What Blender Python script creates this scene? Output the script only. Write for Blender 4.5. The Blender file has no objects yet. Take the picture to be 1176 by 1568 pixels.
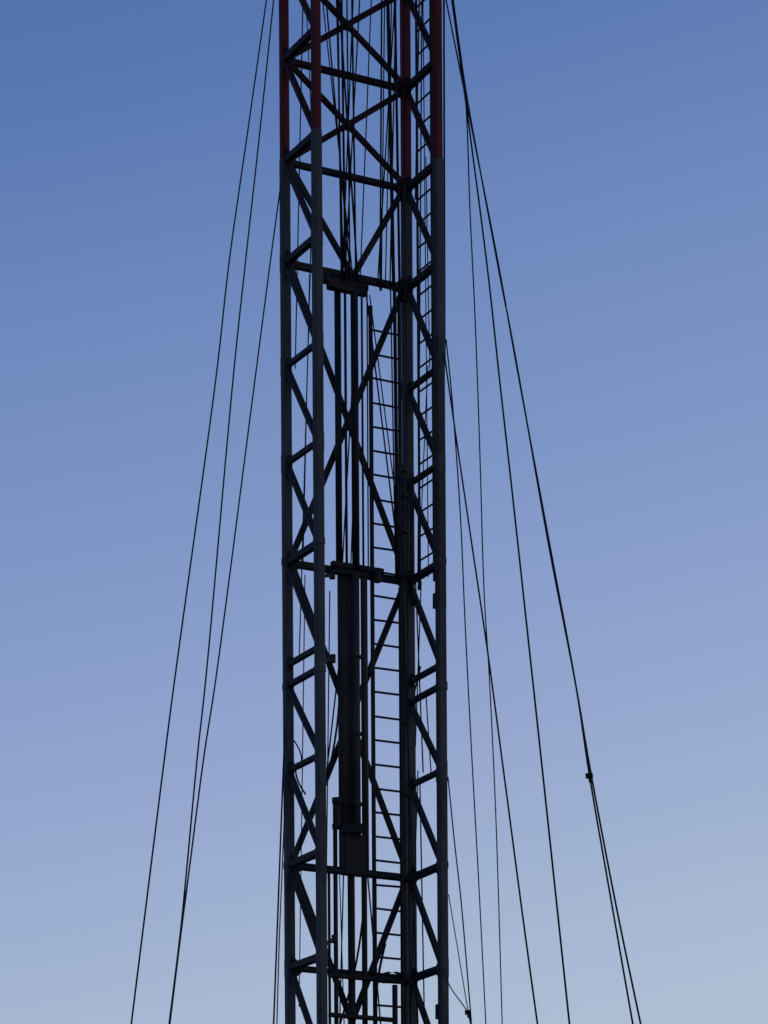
import bpy, bmesh, math, random
from mathutils import Vector, Matrix
random.seed(4)
# ---------------------------------------------------------------- survey constants
F, CX, HY, CZ = 4687.0, 588.0, 2310.0, 1.6     # focal length/horizon of the photograph (px of 1176x1568)
D0 = 38.1                                       # camera - mast distance (m)
ZREF = CZ + (HY-784)*D0/F
def zy(y, d=D0): return CZ+(HY-y)*d/F
def lean(z): return -(z-ZREF)*0.0065
def corner(px, d): return Vector(((px-CX)*d/F, d))
COR = {'A':corner(439.5,38.1),'B':corner(488,37.3),'C':corner(625.5,38.9),'D':corner(674,38.1)}
def P(f, u, y, off=0.0):
    """point on mast face f ('AC','AB','CD','BD') at fraction u, level y ; off = metres inward/outward"""
    a, b = COR[f[0]], COR[f[1]]
    p = a.lerp(b, u); t = (b-a).normalized(); n = Vector((t.y, -t.x))
    p = p + n*off
    z = zy(y)
    return Vector((p.x+lean(z), p.y, z))
def I(px, y, d=38.3):
    z = zy(y); return Vector(((px-CX)*d/F+lean(z), d, z))

# ---------------------------------------------------------------- materials
def steel(name, col, rough=0.62, metal=0.0, rust=0.25, rustcol=(0.034,0.018,0.012), scale=5.0, spec=0.3):
    m = bpy.data.materials.new(name); m.use_nodes = True
    nt = m.node_tree; N = nt.nodes; L = nt.links
    b = N['Principled BSDF']; b.inputs['Metallic'].default_value = metal
    b.inputs['Specular IOR Level'].default_value = spec
    tc = N.new('ShaderNodeTexCoord')
    n1 = N.new('ShaderNodeTexNoise'); n1.inputs['Scale'].default_value = scale; n1.inputs['Detail'].default_value = 8
    n1.inputs['Roughness'].default_value = 0.7
    mp = N.new('ShaderNodeMapping'); mp.inputs['Scale'].default_value = (1,1,0.25)
    L.new(tc.outputs['Object'], mp.inputs['Vector']); L.new(mp.outputs[0], n1.inputs['Vector'])
    r = N.new('ShaderNodeValToRGB'); r.color_ramp.elements[0].position = 0.62-rust*0.5; r.color_ramp.elements[1].position = 0.74
    r.color_ramp.elements[0].color = (0,0,0,1); r.color_ramp.elements[1].color = (1,1,1,1)
    L.new(n1.outputs['Fac'], r.inputs[0])
    n2 = N.new('ShaderNodeTexNoise'); n2.inputs['Scale'].default_value = 1.6; n2.inputs['Detail'].default_value = 5
    L.new(tc.outputs['Object'], n2.inputs['Vector'])
    v = N.new('ShaderNodeMix'); v.data_type = 'RGBA'
    v.inputs[6].default_value = (*[c*0.35 for c in col],1); v.inputs[7].default_value = (*[c*1.65 for c in col],1)
    L.new(n2.outputs['Fac'], v.inputs[0])
    x = N.new('ShaderNodeMix'); x.data_type = 'RGBA'; x.inputs[7].default_value = (*rustcol,1)
    L.new(r.outputs[0], x.inputs[0]); L.new(v.outputs[2], x.inputs[6]); L.new(x.outputs[2], b.inputs['Base Color'])
    rr = N.new('ShaderNodeMapRange'); rr.inputs['To Min'].default_value = rough-0.1; rr.inputs['To Max'].default_value = rough+0.2
    L.new(n1.outputs['Fac'], rr.inputs['Value']); L.new(rr.outputs[0], b.inputs['Roughness'])
    bp = N.new('ShaderNodeBump'); bp.inputs['Strength'].default_value = 0.35; bp.inputs['Distance'].default_value = 0.01
    L.new(n1.outputs['Fac'], bp.inputs['Height']); L.new(bp.outputs[0], b.inputs['Normal'])
    return m
GREY  = steel('weathered_grey_paint', (0.050,0.053,0.056))
DARK  = steel('dark_grey_paint', (0.020,0.020,0.022), rust=0.2, spec=0.25)
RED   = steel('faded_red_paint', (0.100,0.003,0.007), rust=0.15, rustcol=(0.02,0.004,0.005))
DRED  = steel('dark_red_paint', (0.034,0.003,0.006), rust=0.3, rustcol=(0.014,0.006,0.006))  # darker red for the upper bracing, one base colour throughout
RUST  = steel('rusty_brown_steel', (0.038,0.034,0.033), rust=0.4, rustcol=(0.045,0.028,0.019))
BLACK = steel('greasy_black_steel', (0.011,0.011,0.012), rust=0.1, rustcol=(0.018,0.013,0.010))
WIRE  = steel('wire_rope_steel', (0.007,0.007,0.008), rust=0.1, rough=0.7, spec=0.2)

# ---------------------------------------------------------------- mesh builder
class Part:
    def __init__(s, name, mat): s.bm = bmesh.new(); s.name = name; s.mat = mat
    def sweep(s, p, q, prof, side, cap=True):
        p, q = Vector(p), Vector(q); t = (q-p).normalized()
        side = Vector(side); side = (side - t*side.dot(t))
        if side.length < 1e-4: side = t.orthogonal()
        side.normalize(); up = t.cross(side)
        r = [[s.bm.verts.new(c+side*a+up*b) for a,b in prof] for c in (p,q)]
        n = len(prof)
        for i in range(n): s.bm.faces.new((r[0][i], r[0][(i+1)%n], r[1][(i+1)%n], r[1][i]))
        if cap: s.bm.faces.new(r[0][::-1]); s.bm.faces.new(r[1])
    def box(s, p, q, w, h=None, side=(1,0,0)):
        h = h or w; c = min(w,h)*0.14; a, b = w/2, h/2
        s.sweep(p, q, [(-a+c,-b),(a-c,-b),(a,-b+c),(a,b-c),(a-c,b),(-a+c,b),(-a,b-c),(-a,-b+c)], side)
    def prism(s, tri, n, t):
        n = Vector(n).normalized()*t/2
        a = [s.bm.verts.new(p-n) for p in tri]; b = [s.bm.verts.new(p+n) for p in tri]; k=len(tri)
        s.bm.faces.new(a[::-1]); s.bm.faces.new(b)
        for i in range(k): s.bm.faces.new((a[i],a[(i+1)%k],b[(i+1)%k],b[i]))
    def tube(s, p, q, r, n=12):
        s.sweep(p, q, [(r*math.cos(2*math.pi*i/n), r*math.sin(2*math.pi*i/n)) for i in range(n)], (1,0.1,0))
    def path(s, pts, r, n=8):
        rings = []
        for i, p in enumerate(pts):
            t = (pts[min(i+1,len(pts)-1)]-pts[max(i-1,0)]).normalized()
            sd = Vector((1,0,0)); sd = (sd-t*sd.dot(t))
            sd.normalize(); up = t.cross(sd)
            rings.append([s.bm.verts.new(p+sd*r*math.cos(2*math.pi*k/n)+up*r*math.sin(2*math.pi*k/n)) for k in range(n)])
        for a, b in zip(rings, rings[1:]):
            for k in range(n): s.bm.faces.new((a[k], a[(k+1)%n], b[(k+1)%n], b[k]))
        s.bm.faces.new(rings[0][::-1]); s.bm.faces.new(rings[-1])
    def done(s, parent=None, smooth=False):
        bmesh.ops.recalc_face_normals(s.bm, faces=s.bm.faces)
        me = bpy.data.meshes.new(s.name); s.bm.to_mesh(me); s.bm.free(); me.materials.append(s.mat)
        if smooth:
            for f in me.polygons: f.use_smooth = len(f.vertices) == 4
        o = bpy.data.objects.new(s.name, me); bpy.context.scene.collection.objects.link(o)
        if parent: o.parent = parent
        return o
def empty(n):
    o = bpy.data.objects.new(n, None); bpy.context.scene.collection.objects.link(o); return o

mast = empty('drilling_rig_mast')
tAC = (COR['C']-COR['A']).normalized(); tAB = (COR['B']-COR['A']).normalized()
AC3 = Vector((tAC.x,tAC.y,0)); AB3 = Vector((tAB.x,tAB.y,0))
TOP, JOIN, BOT = -300, 248, 2490
Z = Vector((0,0,1))

# legs
legs_l = Part('lower_legs', GREY); legs_u = Part('upper_legs', RED); legr = Part('lower_right_leg', RUST)
for k, f, u in (('A','AC',0),('B','AB',1),('C','AC',1),('D','CD',1)):
    w = 0.122 if k == 'C' else 0.112
    g = legr if k == 'D' else legs_l
    if k == 'D':
        legs_l.box(P(f,u,JOIN-4), P(f,u,560), w, side=AC3)
        legr.box(P(f,u,560), P(f,u,930), w+.004, side=AC3)
        legs_l.box(P(f,u,930), P(f,u,BOT), w, side=AC3)
    else:
        legs_l.box(P(f,u,JOIN-4), P(f,u,BOT), w, side=AC3)
    legs_u.box(P(f,u,TOP), P(f,u,JOIN-5), w-0.010, side=AC3)
    for y in (860, 1052, 1325):                      # section collars
        legs_l.box(P(f,u,y-5), P(f,u,y+5), w+0.012, side=AC3)
    for y in (403,562,710,1180,1482):                # welded wear pads
        legs_l.box(P(f,u,y-14), P(f,u,y+14), w+0.007, side=AC3)
legs_l.done(mast); legs_u.done(mast); legr.done(mast)

# rings and braces
rings = [-215,-62,92,248,403,562,710,862,1018,1180,1325,1482,1640,1800,1960,2120,2280,2440]
full = [-215,-62,92,248,403,862,1325,1482,1800,2120,2440]
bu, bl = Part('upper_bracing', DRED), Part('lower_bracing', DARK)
sg = Part('side_bracing', DARK)
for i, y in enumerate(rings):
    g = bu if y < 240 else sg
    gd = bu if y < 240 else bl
    for f in ('AB','CD'):
        th = 0.092 if y in full else 0.070
        g.box(P(f,0.03,y), P(f,0.97,y), th, th*0.85, side=(0,0,1))
        if y == 1018: g.box(P(f,0.03,1050), P(f,0.97,1050), 0.07, side=(0,0,1))
        if i+1 < len(rings):
            y0 = 1050 if y == 1018 else y
            g.box(P(f,0.04,y0+5), P(f,0.96,rings[i+1]-6), 0.075, 0.06, side=AC3)
    if y in full:
        th = 0.090 if y in (862,1325,403) else 0.076
        gd.box(P('AC',0.03,y), P('AC',0.97,y), th, 0.07, side=(0,0,1))
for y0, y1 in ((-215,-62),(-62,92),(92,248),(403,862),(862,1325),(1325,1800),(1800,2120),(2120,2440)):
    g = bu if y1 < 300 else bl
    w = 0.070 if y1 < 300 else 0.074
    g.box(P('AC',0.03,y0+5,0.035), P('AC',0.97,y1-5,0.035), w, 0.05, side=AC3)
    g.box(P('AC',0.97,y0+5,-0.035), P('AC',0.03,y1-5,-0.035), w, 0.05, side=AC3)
    c = P('AC',.5,(y0+y1)/2)
    g.box(c-Vector((0,0,.06)), c+Vector((0,0,.06)), 0.10, 0.016, side=AC3)   # crossing plate
bl.box(P('AC',0.03,253,0.03), P('AC',0.53,400,0.03), 0.074, 0.05, side=AC3)
bl.box(P('AC',0.97,253,-0.03), P('AC',0.56,400,-0.03), 0.074, 0.05, side=AC3)
bu.done(mast); bl.done(mast); sg.done(mast)

# gussets where braces meet the legs
gs = Part('gusset_plates', DARK)
for y in rings:
    if y in full:
        for u, s in ((0,1),(1,-1)):
            c = P('AC',u,y)
            gs.prism([c+AC3*.03*s+Z*.16, c+AC3*.22*s, c+AC3*.03*s-Z*.16], AB3, 0.016)
    for f in ('AB','CD'):
        sz = .17 if y in full else .11
        for u, s in ((0,1),(1,-1)):
            c = P(f,u,y)
            gs.prism([c+AB3*.03*s+Z*sz, c+AB3*.24*s, c+AB3*.03*s-Z*sz], AC3, 0.014)
# lugs on the right leg
for y, dz, o in ((918,.09,.0),(1048,.05,.04),(556,.04,.03),(700,.04,.03),(1190,.04,.03),(1548,.09,0)):
    c = P('CD', 0.93, y) + AC3*o; gs.box(c+Vector((0,0,-dz)), c+Vector((0,0,dz)), 0.12, 0.12, side=AC3)
    gs.tube(c-AB3*0.1, c+AB3*0.1, 0.022)
gs.done(mast)

# main ladder, back face
ld = Part('ladder', BLACK)
def uAC(px): 
    a, b = COR['A'], COR['C']; k = (px-CX)/F
    return (k*a.y-a.x)/((b.x-a.x)-k*(b.y-a.y))
ua, ub = uAC(566), uAC(610)
ld.box(P('AC',ua,445,.06), P('AC',ua,2440,.06), 0.050, 0.03, side=AC3)
ld.box(P('AC',ub,432,.06), P('AC',ub,2440,.06), 0.044, 0.03, side=AC3)
y = 482
while y < 2430:
    ld.tube(P('AC',ua,y+random.uniform(-.8,.8),.06), P('AC',ub,y+random.uniform(-.8,.8),.06), 0.0145, 8); y += 37.4
ld.done(mast)
# side ladder, right face
sl = Part('side_ladder', BLACK)
sl.box(P('CD',.24,TOP+30,-.05), P('CD',.24,880,-.05), 0.026, 0.03, side=AC3)
sl.box(P('CD',.70,TOP+30,-.05), P('CD',.70,880,-.05), 0.034, 0.03, side=AC3)
y = TOP+50
while y < 870:
    sl.tube(P('CD',.24,y,-.05), P('CD',.70,y,-.05), 0.0125, 8); y += 37.4
sl.done(mast)

# telescoping ram, guide beams and pipes inside the mast
ram = Part('hydraulic_ram', BLACK)
ram.tube(I(519,434), I(519,868), 0.042, 16)
ram.tube(I(530.5,434), I(530.5,868), 0.017)
ram.tube(I(544.5,440,38.25), I(544.5,868,38.25), 0.048, 16)
ram.tube(I(556,440), I(556,868), 0.014)
ram.done(mast, True)
rb = Part('hydraulic_ram_barrel', RUST)
rb.tube(I(525,872,38.3), I(525,1330,38.3), 0.076, 20)
rb.tube(I(543.5,872,38.22), I(543.5,1330,38.22), 0.050, 16)
rb.tube(I(556.5,872,38.35), I(556.5,1335,38.35), 0.044, 14)
rb.tube(I(536,872,38.4), I(536,1335,38.4), 0.022, 12)
for yy in (1000, 1118, 1226): rb.tube(I(545,yy,38.22), I(545,yy+4,38.22), 0.062, 16)
rb.done(mast, True)
hp = Part('lower_pipes', BLACK)
hp.tube(I(510,1228,38.1), I(510,2440,38.1), 0.028)
hp.tube(I(534,1335,38.25), I(534,2440,38.25), 0.046, 16)
hp.tube(I(554,1335,38.3), I(554,2440,38.3), 0.036)
hp.tube(I(571,1335,38.4), I(571,2440,38.4), 0.018)
hp.tube(I(500,1335,38.15), I(500,2440,38.15), 0.018)
hp.tube(I(600,1500,38.5), I(600,2440,38.5), 0.035)
hp.tube(I(513,1222,38.1), I(513,1230,38.1), 0.062, 16)
hp.tube(I(513,1230,38.1), I(513,1262,38.1), 0.042, 16)
hp.tube(I(512,1262,38.1), I(512,1269,38.1), 0.054, 16)
hp.tube(I(540,1224,38.2), I(540,1232,38.2), 0.075, 16)
hp.box(I(537,1276,38.2), I(537,1338,38.2), 0.30, 0.12, side=AC3)
hp.prism([I(518,1276,38.1),I(556,1276,38.1),I(548,1262,38.1),I(526,1262,38.1)], AB3, 0.10)
hp.done(mast)
cb = Part('guide_beams', BLACK)
def beam(px0, px1, y, h, w=0.06, d=38.28, fl=1.0):
    a = I(px0,y,d); b = I(px1,y,d); dd = (b.x-a.x)*tAC.y/tAC.x*fl
    a.y -= dd/2; b.y += dd/2; cb.box(a, b, h, w, side=(0,0,1))
beam(497,564,426,0.085,0.09); beam(505,562,435,0.075,0.09)
beam(508,585,863,0.070,0.09); beam(512,580,872,0.07)
beam(500,630,1334,0.06,0.08,38.3); beam(500,626,1494,0.06,0.08,38.3); beam(500,600,1556,0.05,0.08,38.2)
cb.tube(I(502,419,38.1), I(502,431,38.1), 0.035); cb.tube(I(508,434,38.1), I(508,440,38.1), 0.05)
cb.tube(I(510,857,38.2), I(510,876,38.2), 0.03); cb.tube(I(577,868,38.3), I(577,884,38.3), 0.05)
# side arms fastening the guides to the front-left leg
for y0 in (1012,1440,884):
    cb.box(P('AB',.97,y0+28), I(508,y0,38.0), 0.045, 0.04, side=(0,0,1))
    cb.tube(I(508,y0-6,38.0), I(508,y0+6,38.0), 0.038)
cb.done(mast)

# standpipe + clamps beside the far leg
sp = Part('standpipe', RUST)
sp.tube(I(617,690,38.6), I(617,2440,38.6), 0.032, 14); sp.tube(I(631,700,38.7), I(631,905,38.7), 0.030, 12)
for yy in (697,737,792,860,1090,1200): sp.tube(I(619,yy,38.6), I(619,yy+5,38.6), 0.05, 14)
sp.done(mast, True)

# hoses, drilling lines
wl = Part('drilling_lines', WIRE)
def ln(x0,y0,x1,y1,r=0.008,d0=38.1,d1=38.2, bow=0.0):
    pts=[]; r*=1.12
    for i in range(13):
        t=i/12; yy=y0+(y1-y0)*t; d=d0+(d1-d0)*t; z=zy(yy)
        pts.append(Vector(((x0+(x1-x0)*t+bow*math.sin(math.pi*t)-CX)*d/F, d, z)))
    wl.path(pts, r)
for a in [(513,-290,523,424,.011),(519,-290,529,424,.013),(528,-290,536,424,.009),(552,-290,524,424,.008),
          (566,-290,528,424,.008),(474,-290,537,424,.009),(500,-290,548,424,.011),(535,-290,545,424,.011),
          (586,-290,582,440,.010),(592,-290,584,440,.007),(588,-290,603,440,.020),(600,-290,612,440,.015),(622,-290,578,434,.008),
          (606,-290,590,434,.007),(580,-290,551,434,.007),(462,-290,541,424,.007),(508,-290,526,424,.008),
          (612,-290,597,440,.008),(455,-290,480,240,.006),(648,-290,640,880,.008),(645,-290,656,880,.006),
          (604,440,609,880,.020),(598,440,606,880,.008),(542,540,524,866,.008),(548,560,537,866,.007),(561,452,612,862,.009),(566,452,618,850,.007),
          (562,442,564,866,.008),(505,905,497,1568,.007),(520,1010,500,1180,.009),(480,240,458,1010,.007),(470,-290,452,560,.007),(467,880,458,1540,.006),
          (474,420,464,860,.006),(636,880,648,1180,.008),(645,890,636,1140,.007),(652,1060,660,1180,.007),(618,950,640,1568,.009),(640,1180,628,1568,.007),
          (612,900,616,1568,.016),(643,1200,650,1568,.008),
          (679,-290,681,545,.011),(648,-290,636,300,.008),(655,560,640,900,.006),(652,240,658,560,.006),
          (526,1340,520,1568,.008),(563,1340,583,1568,.009),(520,1340,527,1568,.006)]:
    ln(*a)
ln(521,1020,500,1210,.012,38.0,37.7,6)
ln(556,1400,520,1568,.012,38.2,38.2,5); ln(590,1440,575,1568,.014,38.3,38.3,-5)
ln(644,1020,634,1060,.009); ln(452,1180,468,1225,.010,37.9,37.8,-4); ln(450,1140,462,1180,.008,37.9,37.8,4)
for k in (0,1):
    c = I(596+k*6,1492+k*6,38.45)
    wl.path([c+Vector((0.16*math.cos(a),0.02,0.09*math.sin(a))) for a in [math.pi*i/10 for i in range(11)]], 0.016)
wl.done(mast, True)

# crown block at the mast head (above the frame)
cr = Part('crown_block', RED)
for f in ('AB','CD','AC','BD'):
    cr.box(P(f,-.05,TOP), P(f,1.05,TOP), 0.16, 0.14, side=(0,0,1))
for u in (0.3,0.4,0.5,0.6,0.7):
    a = P('AC',u,TOP-30); b = P('BD',u,TOP-30); c=(a+b)/2
    cr.tube(c-AC3*0.025, c+AC3*0.025, 0.36, 28)
cr.tube(P('AB',.5,TOP-30), P('CD',.5,TOP-30), 0.05)
cr.done(mast)
# substructure and footing
sb = Part('substructure', DARK)
for f in ('AB','CD','AC','BD'):
    for y in (2440,2310): sb.box(P(f,-.25,y), P(f,1.25,y), 0.2, 0.16, side=(0,0,1))
for f,u in (('AC',0),('AC',1),('CD',1),('AB',1)):
    c = P(f,u,2485); c.z=0.0; sb.box(c, c+Vector((0,0,0.12)), 0.7, 0.7, side=AC3)
sb.done(mast)

# ---------------------------------------------------------------- guy wires (each hangs in its own vertical plane)
def guy(pts, d0, d1, r=0.010, up=True, clamp=None, anchor=True):
    (xa,ya),(xb,yb) = pts[0], pts[-1]
    a = Vector(((xa-CX)*d0/F,d0)); b = Vector(((xb-CX)*d1/F,d1)); t=b-a
    def on(px,py):
        k=(px-CX)/F; s=(k*a.y-a.x)/(t.x-k*t.y); d=a.y+s*t.y
        return Vector(((px-CX)*d/F,d,zy(py,d)))
    Q=[on(*p) for p in pts]; S=[]
    for i in range(len(Q)-1):
        p0=Q[max(i-1,0)];p1=Q[i];p2=Q[i+1];p3=Q[min(i+2,len(Q)-1)]
        for j in range(6):
            s=j/6; S.append(0.5*((2*p1)+(p2-p0)*s+(2*p0-5*p1+4*p2-p3)*s*s+(3*p1-p0-3*p2+p3)*s**3))
    S.append(Q[-1])
    w = Part('guy_wire', WIRE)
    if up:
        dr=(S[0]-S[4]).normalized(); zt=zy(TOP+20); n=(zt-S[0].z)/dr.z
        S.insert(0,S[0]+dr*n)
    if anchor:
        dr=(Q[-1]-Q[-2]).normalized(); n=(0.25-S[-1].z)/dr.z; e=S[-1]+dr*n; S.append(e)
        w.tube(e+Vector((0,0,-0.4)), e+Vector((0,0,0.12)), 0.06); w.box(e+Vector((0,0,-.27)), e+Vector((0,0,-.2)), 0.6)
    w.path(S, r*1.05, 8)
    if clamp:
        c=on(*clamp); w.tube(c-Vector((.04,0,-.01)), c+Vector((.03,0,.02)), 0.028); w.tube(c-Vector((-.01,0,.05)), c+Vector((.0,0,.04)), 0.020)
    return w.done(None, True)
guy([(408,0),(378,210),(351,400),(328,600),(273,1000),(252,1160),(201,1568)],38.1,29,.0085)
guy([(419,0),(397,210),(376,400),(355,600),(319,1000),(302,1160),(286,1330),(276,1430),(259,1568)],38.1,30,.0085)
guy([(429,290),(414,400),(388,600),(336,1000),(312,1160),(290,1330),(277,1430),(260,1568)],38.0,30.5,.0085,up=False)
guy([(436,1120),(431,1250),(425,1410),(419,1568)],38.0,35,.010,up=False)
guy([(438,1180),(433,1310),(428,1430),(424,1568)],38.0,35.5,.007,up=False)
guy([(683,0),(709,130),(739,280),(766,420),(791,560),(841,830),(881,1045),(903,1190),(936,1380),(969,1568)],38.1,29,.009,clamp=(903,1190))
guy([(694,0),(712,130),(737,270),(765,420),(789,545),(839,828),(880,1040),(905,1185),(942,1380),(981,1568)],38.1,29.5,.0095)
guy([(696,30),(715,170),(745,400),(767,600),(785,760),(822,1100),(852,1380),(872,1568)],38.1,31,.010)
guy([(690,-20),(712,140),(720,330),(728,500),(735,700),(741,900),(750,1050),(760,1270),(769,1568)],38.2,46,.0085)
guy([(680,540),(697,660),(722,830),(747,1000),(771,1180),(800,1400),(823,1568)],38.1,31,.0095,up=False)
guy([(683,520),(693,620),(705,790),(712,950),(722,1150),(733,1350),(744,1568)],38.2,45,.0085,up=False)
guy([(686,1190),(696,1290),(707,1390),(722,1568)],38.1,36,.008,up=False)
guy([(687,1370),(697,1430),(717,1550),(722,1580)],38.1,36.5,.006,up=False,clamp=(717,1552))
guy([(676,1478),(690,1512),(717,1552),(726,1590)],38.1,36.8,.007,up=False)

# ---------------------------------------------------------------- ground
g = Part('ground', None)
bm = g.bm
R=3000; bmesh.ops.create_grid(bm, x_segments=40, y_segments=40, size=R)
gm = bpy.data.materials.new('dry_dirt'); gm.use_nodes=True; N=gm.node_tree.nodes; L=gm.node_tree.links
tc=N.new('ShaderNodeTexCoord'); n=N.new('ShaderNodeTexNoise'); n.inputs['Scale'].default_value=0.6; n.inputs['Detail'].default_value=12
L.new(tc.outputs['Object'],n.inputs['Vector']); cr_=N.new('ShaderNodeValToRGB')
cr_.color_ramp.elements[0].color=(0.04,0.034,0.026,1); cr_.color_ramp.elements[1].color=(0.10,0.085,0.065,1)
L.new(n.outputs['Fac'],cr_.inputs[0]); L.new(cr_.outputs[0],N['Principled BSDF'].inputs['Base Color'])
N['Principled BSDF'].inputs['Roughness'].default_value=0.95
bp=N.new('ShaderNodeBump'); bp.inputs['Distance'].default_value=0.05; L.new(n.outputs['Fac'],bp.inputs['Height']); L.new(bp.outputs[0],N['Principled BSDF'].inputs['Normal'])
g.mat=gm; g.done()

# ---------------------------------------------------------------- dusk sky
SE, SR = math.radians(3), math.radians(75)      # low sun, to the right and a little behind the mast
w = bpy.data.worlds.new('World'); bpy.context.scene.world = w; w.use_nodes=True
N=w.node_tree.nodes; L=w.node_tree.links; bg=N['Background']; bg.inputs[1].default_value=0.1
sky=N.new('ShaderNodeTexSky'); sky.sky_type='NISHITA'; sky.sun_disc=False; sky.sun_elevation=SE; sky.sun_rotation=SR
sky.air_density=1.0; sky.dust_density=1.0; sky.ozone_density=2.0
tc=N.new('ShaderNodeTexCoord'); sx=N.new('ShaderNodeSeparateXYZ'); L.new(tc.outputs['Generated'],sx.inputs[0])
m1=N.new('ShaderNodeMath'); m1.operation='MULTIPLY_ADD'; m1.inputs[1].default_value=-0.20; L.new(sx.outputs['X'],m1.inputs[0]); L.new(sx.outputs['Z'],m1.inputs[2])
rp=N.new('ShaderNodeValToRGB'); L.new(m1.outputs[0],rp.inputs[0]); ce=rp.color_ramp
def lin(c): return tuple(((v/255+0.055)/1.055)**2.4 if v>10 else v/3294 for v in c)+(1,)
stops=[(0.0,(197,204,215)),(0.156,(175,193,218)),(0.235,(154,172,212)),(0.30,(135,158,206)),(0.375,(113,141,195)),(0.44,(90,122,181)),(0.6,(62,94,154)),(1.0,(36,58,108))]
while len(ce.elements)<len(stops): ce.elements.new(0.5)
for e,(p,c) in zip(ce.elements,stops): e.position=p; e.color=lin(c)
sc=N.new('ShaderNodeVectorMath'); sc.operation='SCALE'; sc.inputs['Scale'].default_value=10; L.new(rp.outputs[0],sc.inputs[0])
mx=N.new('ShaderNodeMix'); mx.data_type='RGBA'; mx.inputs[0].default_value=0.93
L.new(sky.outputs[0],mx.inputs[6]); L.new(sc.outputs[0],mx.inputs[7]); L.new(mx.outputs[2],bg.inputs[0])
sd=bpy.data.lights.new('sun','SUN'); sd.energy=0.14; sd.angle=math.radians(0.5); sd.color=(1,0.8,0.62)
so=bpy.data.objects.new('sun',sd); bpy.context.scene.collection.objects.link(so)
dirv=Vector((math.sin(SR)*math.cos(SE), math.cos(SR)*math.cos(SE), math.sin(SE)))
so.rotation_euler=dirv.to_track_quat('Z','Y').to_euler(); so.location=(60,0,30)

# ---------------------------------------------------------------- camera (rising-front / shift lens)
cd=bpy.data.cameras.new('camera'); co=bpy.data.objects.new('camera',cd); bpy.context.scene.collection.objects.link(co)
co.location=(0,0,CZ); co.rotation_euler=(math.radians(90),0,0)
cd.sensor_fit='VERTICAL'; cd.sensor_height=36; cd.sensor_width=27; cd.lens=36*F/1568; cd.shift_y=(HY-784)/1568; cd.clip_end=10000
bpy.context.scene.camera=co
s=bpy.context.scene; s.view_settings.view_transform='Standard'; s.view_settings.look='None'; s.view_settings.exposure=0
